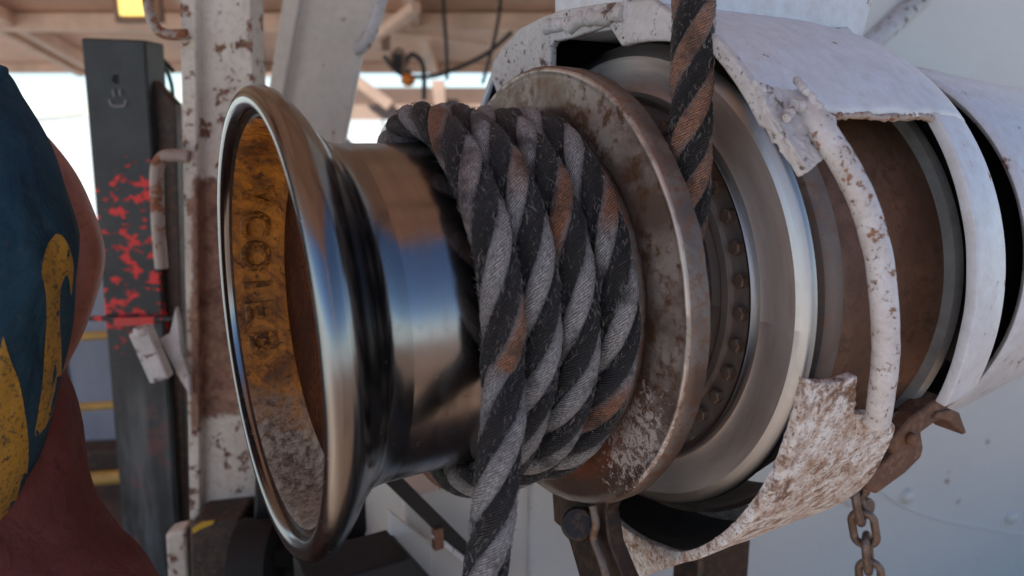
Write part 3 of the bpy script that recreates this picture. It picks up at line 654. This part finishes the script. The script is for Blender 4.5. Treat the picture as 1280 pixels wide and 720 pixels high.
lp_ = thing('leaning_post', 'white worn steel beam leaning behind the top of the flared flange', 'post')
D2 = 2.25
link('web', fix(MB().prism([W(*p, D2) for p in ((395, -120), (493, -120), (462, 20), (430, 180), (420, 260), (330, 260), (352, 120))], (0, .03, 0)).mesh('web')), leanm, lp_, 30, .004)
link('side_flange', fix(MB().prism([W(*p, D2 - .03) for p in ((372, -120), (396, -120), (353, 120), (331, 260), (312, 260), (336, 110))], (0, .1, 0)).mesh('side_flange')), leanm, lp_, 30, .004)
link('bent_rail', fix(MB().tube(smooth_path([W(*p, D2 - .04) for p in ((492, -60), (475, 0), (463, 40), (452, 58), (444, 60))], 8), .020, 12).mesh('bent_rail')), white_edge, lp_)
link('foot_gusset', fix(MB().prism([W(*p, D2 + .04) for p in ((330, 110), (425, 165), (442, 182), (430, 260), (330, 260))], (0, .02, 0)).mesh('foot_gusset')), leanm, lp_, 30, .004)

# ------------------------------------------------------------------ 9. roof, far structures, deck, ground
tan = plain('tan_underside_paint', (.80, .49, .34), .7, 0, .3, 1.6, .1)
tan2 = plain('tan_beam_paint', (.78, .52, .38), .65, 0, .3, 4, .1)
tan3 = plain('brown_shed_paint', (.26, .15, .10), .7, 0, .3, 2, .1)
def rz(y): return .325 + (5.6 - y) * .25
rf = thing('canopy_roof', 'tan painted sheet canopy roof sloping overhead with beams under it', 'roof', loc=(0, 0, 0))
x0, x1, ya, yb = -9, 1.25, -1.6, 5.6
link('roof_sheet', fix(MB().prism([Vector((x0, ya, rz(ya))), Vector((x1, ya, rz(ya))), Vector((x1, yb, rz(yb))), Vector((x0, yb, rz(yb)))], (0, 0, .04)).mesh('roof_sheet')), tan, rf, 0)
for y in (-1.5, .2, 1.9, 3.6, 4.6):
    link('purlin', fix(MB().box(((x0 + x1) / 2, y, rz(y) - .055), (x1 - x0, .07, .10)).mesh('purlin')), tan2, rf, 30, .004)
link('edge_beam', fix(MB().box(((x0 + x1) / 2, 5.56, rz(5.56) - .012), (x1 - x0, .1, .07)).mesh('edge_beam')), tan2, rf, 30, .004)
for x in (-8.2, -6.2, -4.4, -3.02, -2.88, -1.75, -.55, .62, 1.2):
    link('rafter', fix(MB().bar((x, ya, rz(ya) - .05), (x, 5.5, rz(5.5) - .05), .055, .085).mesh('rafter')), tan2, rf, 30, .004)
link('brace', fix(MB().bar(W(470, 46, 4.5), W(520, 8, 4.0), .05, .05).mesh('brace')), tan2, rf, 30, .003)
link('brace', fix(MB().bar(W(480, 38, 4.6), W(610, 55, 4.6), .05, .03).mesh('brace')), tan2, rf, 30, .003)
link('gusset', fix(MB().box(W(482, 52, 4.5), (.05, .03, .10)).mesh('gusset')), tan3, rf, 30, .003)
for x in (-5, -1.2):
    link('bracket', fix(MB().bar((x, 5.3, rz(5.3) - .12), (x, 4.6, rz(4.6) - .02), .04, .04).mesh('bracket')), tan2, rf, 30, .003)
# the legs that carry the canopy stand out of view
for p in ((-8.8, 5.4), (-8.8, -1.5), (1.18, -1.5)):
    h = rz(p[1]) + 2.0; tag(link('canopy_leg', fix(MB().box((p[0], p[1], -2.0 + h / 2), (.12, .12, h - .01)).mesh('canopy_leg')), tan2, None, 30, .004), 'tan square steel leg carrying the canopy roof', 'post', 'legs of the canopy')
# lamp
ql = NM('lamp_cover'); ql.out((.85, .62, .18), .4); ql.b.inputs['Emission Color'].default_value = (1, .68, .16, 1); ql.b.inputs['Emission Strength'].default_value = .35
lm_ = thing('ceiling_lamp', 'small square yellow lamp fixed under the canopy near the top left', 'lamp')
c = W(171, 4, 3.9)
link('frame', fix(MB().box(c + Vector((0, .02, .02)), (.23, .05, .22)).mesh('frame')), tan3, lm_, 30, .006)
link('lamp_cover', fix(MB().box(c + Vector((0, -.012, .02)), (.16, .03, .16)).mesh('lamp_cover')), ql.m, lm_, 30, .006)
# girders beyond
gbr = plain('gantry_brown', (.075, .045, .034), .7, 0, .3, 2, .1); gbm = plain('gantry_beam', (.24, .17, .135), .7, 0, .3, 2, .1)
gi = thing('far_gantry', 'white and brown steel gantry of beams and braces beyond the canopy edge', 'gantry')
link('brown_band', fix(MB().prism([W(*p, 8) for p in ((426, 109), (760, 109), (760, 131), (426, 131))], (0, .5, 0)).mesh('brown_band')), gbr, gi, 0)
link('beam', fix(MB().prism([W(*p, 7.9) for p in ((200, 131), (760, 131), (760, 150), (200, 150))], (0, .2, 0)).mesh('beam')), gbm, gi, 0)
link('brace', fix(MB().bar(W(440, 96, 7.8), W(488, 132, 7.8), .1, .1).mesh('brace')), gbm, gi, 0)
link('upright', fix(MB().prism([W(*p, 7.8) for p in ((539, 100), (555, 100), (557, 132), (543, 132))], (0, .1, 0)).mesh('upright')), gbm, gi, 0)
link('column', fix(MB().box(W(700, 250, 7.9), (.2, .2, 3)).mesh('column')), gbm, gi, 0)
link('column', fix(MB().prism([W(*p, 7.9) for p in ((305, 60), (345, 60), (345, 95), (305, 95))], (0, .3, 0)).mesh('column')), gbm, gi, 0)
link('shed_wall', fix(MB().prism([W(*p, 8.05) for p in ((600, 130), (625, 108), (760, 100), (760, 240), (600, 240))], (0, .4, 0)).mesh('shed_wall')), gbr, gi, 0)
iron = plain('dark_cable', (.035, .03, .028), .6)
def cable(name, pts, r, lab, cat_, m=iron, g=None, d=4.3):
    return tag(link(name, fix(MB().tube(smooth_path([W(p[0], p[1], p[2] if len(p) > 2 else d) for p in pts], 8), r, 8).mesh(name)), m), lab, cat_, g)
cable('hanging_cable', ((553, -20), (555, 20), (558, 60), (559, 100)), .010, 'dark thin cable hanging straight down from the canopy above the drum', 'cable')
cable('hanging_cable', ((628, -20), (622, 30), (610, 80), (603, 105)), .010, 'dark thin cable hanging aslant close to the guard corner', 'cable')
cable('sagging_cable', ((640, 40), (610, 66), (570, 86), (535, 96), (500, 92), (480, 70)), .012, 'dark cable sagging in a curve under the canopy', 'cable')
cable('bent_wire', ((508, 76), (515, 68), (526, 76), (530, 92), (530, 125)), .014, 'thick black bent wire beside the orange fitting', 'wire')
cable('far_cable', ((30, 152, 9), (105, 143, 9)), .012, 'thin far cable crossing the bright sky left of the black post', 'cable')
cable('far_wire', ((478, 150, 7), (481, 180, 7)), .008, 'thin upright wire in the bright gap above the drum', 'wire')
cable('green_hose', ((186, 70, 2.3), (205, 84, 2.32), (214, 104, 2.34), (217, 130, 2.36)), .006, 'thin green hose curving behind the black post', 'hose', plain('green_hose', (.02, .12, .09), .4))
cable('black_hose', ((181, 66, 2.4), (200, 72, 2.42), (217, 90, 2.45)), .007, 'thin black hose looping from the black post to the white post', 'hose')
of = thing('orange_fitting', 'small orange fitting hanging under the canopy above the drum', 'fitting')
link('body', fix(MB().tube([W(510, 92, 4.3), W(510, 97, 4.3), W(510, 104, 4.3), W(510, 108, 4.3)], [.02, .04, .04, .015], 14).mesh('body')), plain('orange_plastic', (.7, .2, .02), .5), of)
link('cap', fix(MB().tube([W(510, 87, 4.3), W(510, 92, 4.3)], .018, 12).mesh('cap')), iron, of)
gl = thing('pulley_block', 'small dark tangle of shackle and pulley under the canopy', 'pulley')
link('sheave', fix(MB().tube([W(499, 78, 4.35), W(499, 78, 4.41)], .05, 16).mesh('sheave')), iron, gl)
link('shackle', fix(MB().tube(smooth_path([W(*p, 4.35) for p in ((492, 88), (490, 70), (499, 62), (506, 72), (504, 90))], 6), .012, 8).mesh('shackle')), tan3, gl)
# grey container and yellow rails at the left
ct = thing('grey_container', 'blue grey steel container standing beyond the person and black post', 'container')
ctm = plain('blue_grey_paint', (.30, .31, .35), .6, 0, .25, 3, .2)
link('wall', fix(MB().box((-2.7, 4.6, -1.40), (1.9, 1.4, 1.19)).box((-2.7, 4.6, -.83), (1.9, 1.3, .24)).mesh('wall')), ctm, ct, 30, .01)
link('door_seam', fix(MB().box((-2.42, 3.895, -1.1), (.02, .01, .7)).mesh('door_seam')), iron, ct, 0)
rl = thing('yellow_rail', 'faded yellow tube guardrail low behind the black post', 'railing')
for v, r in ((420, .017), (508, .017), (598, .03)):
    link('rail', fix(MB().tube([W(20, v + 6, 2.9), W(300, v - 12, 2.9)], r, 12).mesh('rail')), plain('yellow_rail_paint', (.52, .30, .07), .6), rl)
for u in (20, 300):
    p = W(u, 500, 2.9); link('rail_post', fix(MB().tube([Vector((p.x, p.y, -2.0)), Vector((p.x, p.y, -.55))], .02, 12).mesh('rail_post')), plain('yellow_rail_paint', (.52, .30, .07), .6), rl)
tag(link('dark_beam', fix(MB().bar(W(20, 574, 2.98), W(330, 560, 2.98), .12, .1).mesh('dark_beam')), darkiron, None, 30, .01), 'dark steel beam lying behind the lower yellow rail', 'beam')
# dark machinery under the drum
mc = thing('dark_machine', 'black greasy machine frame in the shade below the flared flange', 'machine')
link('frame', fix(MB().prism([W(*p, 1.75) for p in ((318, 560), (480, 612), (500, 900), (312, 900))], (0, .35, 0)).mesh('frame')), blackm, mc, 30, .01)
link('cross_bar', fix(MB().bar(W(322, 690, 1.7), W(500, 694, 1.7), .06, .05).mesh('cross_bar')), blackm, mc, 30, .005)
link('bolt', fix(MB().tube([W(463, 668, 1.72), W(463, 668, 1.76)], .013, 12).mesh('bolt')), white_edge, mc)
link('roller', fix(MB().tube([W(300, 700, 1.68), W(345, 700, 1.68)], .10, 20).mesh('roller')), blackm, mc)
# deck and ground
deckm = rusty('rusty_deck_plate', (.07, .048, .036), (.11, .075, .056), (.15, .085, .055), 1.5, .6, .1)
struct(link('deck', fix(MB().box((3.0, -3.2, -2.02), (16, 15.5, .04)).mesh('deck')), deckm, None, 0))
gq = NM('pale_ground'); v = gq.mapping(); n = gq.noise(v, .02, 8, .7); n2 = gq.noise(v, 1.3, 8, .7)
gq.bump(n2, .4, .05); gq.out(gq.mix(gq.rng(n2, .3, .7, 0, .5), gq.mix(gq.rng(n, .35, .65), (.25, .29, .32), (.22, .25, .27)), (.20, .22, .23)), .9)
struct(link('ground', MB().grid(lambda a, b: Vector(((a - .5) * 5000, (b - .5) * 5000, -2.6)), 4, 4).mesh('ground'), gq.m, None, 0))

tag(link('step_platform', fix(MB().box((-.85, 1.05, -1.75), (1.0, .9, .5)).mesh('step_platform')), darkiron, None, 30, .01), 'low dark steel step that the worker stands on', 'platform')
# ------------------------------------------------------------------ 10. person at the left
def cloth(name, c, c2, dust):
    q = NM(name); v = q.mapping(); n = q.noise(v, 9, 8, .65); n2 = q.noise(v, 240, 3, .6); n3 = q.noise(v, 45, 6, .7)
    col = q.mix(q.rng(n, .35, .65), c, c2); col = q.mix(q.rng(n3, .58, .72, 0, .5), col, dust)
    big = q.noise(q.mapping((1.6, 1, .8), (0, R(35), 0)), 11, 5, .55, .6); b1 = q.bump(big, .8, .02); q.bump(q.math('ADD', q.math('MULTIPLY', n3, .6), q.math('MULTIPLY', n2, .5)), .6, .0015, b1)
    return q.out(col, .9, 0, .2)
shirtm = cloth('blue_cotton', (.011, .034, .056), (.024, .068, .10), (.09, .10, .105))
trm = cloth('red_brown_cotton', (.115, .034, .028), (.16, .052, .042), (.03, .016, .014))
skq = NM('sunburnt_skin'); v = skq.mapping(); n = skq.noise(v, 12, 6, .6); n2 = skq.noise(v, 90, 5, .7); skq.bump(n2, .3, .001)
skq.b.inputs['Subsurface Weight'].default_value = .08; skq.b.inputs['Subsurface Radius'].default_value = (.01, .004, .002)
skinm = skq.out(skq.mix(skq.rng(n2, .5, .72, 0, .5), skq.mix(skq.rng(n, .35, .65), (.38, .16, .115), (.27, .11, .08)), (.10, .04, .03)), .5)
pn = thing('person', 'worker in a dirty blue T-shirt with yellow print standing at the left edge', 'person', loc=(-.78, 1.05, -1.5))
pl = Vector((-.78, 1.05, -1.5))
def loft(rows, hw, fold, seed, nseg=120):
    # rows: (u, v, depth of centre, half width, half depth): u,v mark the right-hand outline
    C = []
    for (u, v, yc, hwid, hd) in rows:
        e = W(u, v, yc); cx = e.x - hwid; ux = e.x / e.y
        for _ in range(4):
            m_ = max((cx + hwid * math.copysign(abs(math.cos(t)) ** .85, math.cos(t))) / (yc + hd * math.sin(t)) for t in [k * .05 for k in range(-63, 63)])
            cx -= (m_ - ux) * yc
        C.append((cx, yc, e.z, hwid, hd))
    mb = MB(); n = (len(C) - 1) * 12; sp = smooth_path([Vector(c[:3]) for c in C], 12); sw = smooth_path([Vector((c[3], c[4], 0)) for c in C], 12)
    def fn(a, b):
        k = round(b * n); c = sp[k]; an = a * 2 * math.pi; sx, sy = sw[k].x, sw[k].y
        f = 1 + fold * noise.noise(Vector((math.cos(an) * 2.2 + c.z * 2.5, math.sin(an) * 2.2, c.z * 6 + seed))) + fold * .55 * (1 - 2 * abs(noise.noise(Vector((an * 1.3 + c.z * 5, c.z * 3.4 - an * .8, seed * 2.0))))) + fold * .5 * noise.noise(Vector((math.cos(an) * 7, math.sin(an) * 7, c.z * 9 + seed)))
        ca, sa = math.cos(an), math.sin(an); ca = abs(ca) ** .85 * (1 if ca > 0 else -1)
        return Vector((c.x + sx * ca * (1 + (f - 1) * .4), c.y + sy * sa * f, c.z)) - pl
    mb.grid(fn, nseg, n, wrap=True); return mb
sh_rows = [(-150, 30, 1.03, .06, .05), (-60, 62, 1.02, .13, .08), (0, 84, 1.01, .175, .105), (26, 122, 1.00, .19, .12), (46, 156, .99, .19, .125), (61, 190, .98, .19, .128), (77, 240, .97, .185, .13), (93, 287, .96, .185, .13), (98, 315, .96, .185, .13), (95, 375, .955, .185, .13), (88, 435, .95, .185, .13), (76, 490, .945, .185, .13), (52, 585, .935, .185, .132), (20, 665, .925, .185, .135), (4, 735, .92, .185, .135)]
shm = fix(loft(sh_rows, 0, .085, 3).mesh('shirt'))
shirt = link('shirt', shm, shirtm, pn, 80)
tr_rows = [(60, 440, 1.06, .17, .10), (84, 480, 1.05, .175, .115), (99, 520, 1.04, .18, .12), (108, 590, 1.02, .18, .125), (121, 640, .99, .185, .13), (150, 690, .95, .19, .13), (178, 722, .93, .195, .13), (215, 790, .92, .195, .13), (225, 880, .93, .19, .13), (222, 1100, .98, .16, .12), (230, 1600, 1.02, .13, .1), (210, 1500, 1.02, .1, .1)]
tr_rows = tr_rows[:10]
trs = link('trousers', fix(loft(tr_rows, 0, .07, 8).mesh('trousers')), trm, pn, 80)
# two trouser legs down to the deck
lg = MB()
for sx in (-.11, .10):
    lg.tube([Vector((sx, -.08, .62)), Vector((sx, -.10, .5)), Vector((sx, -.06, .30)), Vector((sx, -.01, .06))], [.10, .09, .075, .07], 18)
link('trouser_legs', fix(lg.mesh('trouser_legs')), trm, pn, 60)
# printed yellow shapes on the shirt
bv = BVHTree.FromPolygons([(pv.co + pl) for pv in shm.vertices], [tuple(p.vertices) for p in shm.polygons])
qy = NM('yellow_print'); v = qy.mapping(); n = qy.noise(v, 130, 7, .75); n2 = qy.noise(v, 12, 5, .6)
ym = qy.out(qy.mix(qy.rng(n, .50, .62), qy.mix(qy.rng(n2, .35, .65), (.46, .25, .028), (.33, .18, .03)), (.07, .055, .03)), .8)
def printed(poly):
    bm = bmesh.new(); vs = [bm.verts.new((p[0], p[1], 0)) for p in poly]; bm.faces.new(vs)
    bmesh.ops.triangulate(bm, faces=bm.faces)
    for _ in range(4): bmesh.ops.subdivide_edges(bm, edges=[e for e in bm.edges if e.calc_length() > 9], cuts=1)
    bmesh.ops.triangulate(bm, faces=bm.faces)
    miss = []
    for vx in bm.verts:
        d = ray(vx.co.x, vx.co.y).normalized(); h = bv.ray_cast(Vector((0, 0, 0)), d)
        if h[0] is None: miss.append(vx); continue
        vx.co = h[0] - d * .0022 - pl
    bmesh.ops.delete(bm, geom=miss, context='VERTS')
    me = bpy.data.meshes.new('print'); bm.to_mesh(me); bm.free(); return me
def sm2(c, n=5): return [(p.x, p.y) for p in smooth_path([Vector((a, b, 0)) for a, b in c + [c[0]]], n)[:-1]]
for poly in ([(70, 292), (60, 305), (53, 330), (52, 345), (57, 365), (58, 400), (55, 450), (53, 480), (47, 520), (44, 545), (56, 535), (68, 508), (76, 480), (77, 440), (75, 400), (76, 362), (82, 345), (86, 348), (89, 370), (91, 352), (92, 330), (86, 308), (78, 295)],
             [(4, 420), (14, 452), (24, 478), (32, 520), (36, 560), (33, 600), (26, 635), (14, 680), (6, 716), (-40, 716), (-30, 600), (-20, 500), (2, 500)],):
    link('yellow_print', fix(printed(sm2(poly, 4))), ym, shirt, 80)
collar = smooth_path([W(u, v, 1.0) - pl for u, v in ((-30, 80), (-14, 86), (0, 90), (5, 92))], 6)
link('sleeve_hem', fix(MB().tube(collar, .009, 10).mesh('sleeve_hem')), shirtm, shirt)
# continuous body grown on a skeleton
def skin_body(name, nodes, edges, m, parent, root, lv=2):
    me = bpy.data.meshes.new(name); me.from_pydata([n[0] for n in nodes], edges, []); me.update()
    o = bpy.data.objects.new(name, me); COL.objects.link(o); o.parent = parent
    sk = o.modifiers.new('skin', 'SKIN'); sk.use_smooth_shade = True
    for i, n in enumerate(nodes):
        d = me.skin_vertices[0].data[i]; d.radius = (n[1], n[1] if len(n) < 3 else n[2]); d.use_root = (i == root)
    s = o.modifiers.new('sub', 'SUBSURF'); s.levels = lv; s.render_levels = lv
    me.materials.append(m)
    return o
def B(x, y, z): return (x - pl.x, y - pl.y, z - pl.z)
nd = [(B(-.84, 1.08, -.50), .10, .07), (B(-.84, 1.03, -.25), .10, .07), (B(-.85, 1.05, -.04), .10, .06), (B(-.83, 1.06, .09), .052), (B(-.83, 1.04, .17), .055), (B(-.83, 1.03, .23), .085, .095), (B(-.83, 1.03, .30), .07, .08),
      (B(-.745, 1.10, .01), .042), (B(-.685, 1.13, -.10), .043), (B(-.658, 1.14, -.21), .040), (B(-.672, 1.08, -.31), .036), (B(-.70, 1.03, -.40), .026),
      (B(-1.00, 1.08, .01), .05), (B(-1.06, 1.08, -.22), .042), (B(-1.00, .95, -.36), .028),
      (B(-.71, 1.02, -.66), .085), (B(-.70, 1.00, -1.0), .055), (B(-.69, 1.05, -1.42), .04), (B(-.69, .93, -1.46), .035),
      (B(-.90, 1.04, -.66), .085), (B(-.90, 1.00, -1.0), .055), (B(-.90, 1.05, -1.42), .04), (B(-.90, .93, -1.46), .035)]
ed = [(0, 1), (1, 2), (2, 3), (3, 4), (4, 5), (5, 6), (2, 7), (7, 8), (8, 9), (9, 10), (10, 11), (2, 12), (12, 13), (13, 14), (0, 15), (15, 16), (16, 17), (17, 18), (0, 19), (19, 20), (20, 21), (21, 22)]
# hands: palm and five bent fingers of different lengths
for wi, dirv, side in ((11, Vector((-.1, -.55, -.8)), 1), (14, Vector((.5, -.5, -.5)), -1)):
    wv = Vector(nd[wi][0]); d = dirv.normalized(); sd_ = d.cross(Vector((0, 0, 1))).normalized() * side; up = sd_.cross(d)
    pi_ = len(nd); nd.append((tuple(wv + d * .05), .026, .016)); ed.append((wi, pi_))
    for k, (of_, ln) in enumerate(((-.027, .062), (-.009, .074), (.009, .080), (.027, .072))):
        b0 = len(nd); p = wv + d * .088 + sd_ * of_; nd.append((tuple(p), .0105)); nd.append((tuple(p + d * ln * .5 - up * .008), .0088)); nd.append((tuple(p + d * ln * .85 - up * .03), .0075))
        ed += [(pi_, b0), (b0, b0 + 1), (b0 + 1, b0 + 2)]
    b0 = len(nd); p = wv + d * .035 + sd_ * .035; nd.append((tuple(p), .012)); nd.append((tuple(p + d * .03 + sd_ * .02 - up * .01), .010)); nd.append((tuple(p + d * .055 + sd_ * .022 - up * .02), .0085))
    ed += [(pi_, b0), (b0, b0 + 1), (b0 + 1, b0 + 2)]
skin_body('body', nd, ed, skinm, pn, 0)
link('boots', fix(MB().box((.09, -.07, .055), (.10, .28, .10)).box((-.12, -.07, .055), (.10, .28, .10)).mesh('boots')), blackm, pn, 40, .02)
capm = plain('hard_hat', (.5, .12, .02), .4)
link('hard_hat', fix(MB().grid(lambda a, b: Vector((-.05 + .118 * math.cos(a * 6.2832) * math.cos(b * 1.5), -.02 + .13 * math.sin(a * 6.2832) * math.cos(b * 1.5), 1.81 + .12 * math.sin(b * 1.5))), 40, 10, wrap=True).mesh('hard_hat')), capm, pn, 60)


hd_ = Vector((-.05, -.02, 1.73))
facem = plain('eye_white', (.7, .7, .68), .3); 
for sx in (-.032, .032):
    link('eye', fix(MB().tube([hd_ + Vector((sx, -.083, .02)), hd_ + Vector((sx, -.092, .02)), hd_ + Vector((sx, -.096, .02))], [.013, .011, .004], 12).mesh('eye')), facem, pn)
link('nose', fix(MB().tube([hd_ + Vector((0, -.085, .03)), hd_ + Vector((0, -.105, 0)), hd_ + Vector((0, -.098, -.015))], [.007, .014, .010], 12).mesh('nose')), skinm, pn)
link('mouth', fix(MB().tube([hd_ + Vector((-.026, -.078, -.045)), hd_ + Vector((0, -.088, -.047)), hd_ + Vector((.026, -.078, -.045))], [.004, .007, .004], 10).mesh('mouth')), trm, pn)
for sx in (-.088, .088):
    link('ear', fix(MB().tube([hd_ + Vector((sx, 0, .025)), hd_ + Vector((sx * 1.07, .006, 0)), hd_ + Vector((sx, 0, -.025))], [.008, .016, .006], 12).mesh('ear')), skinm, pn)
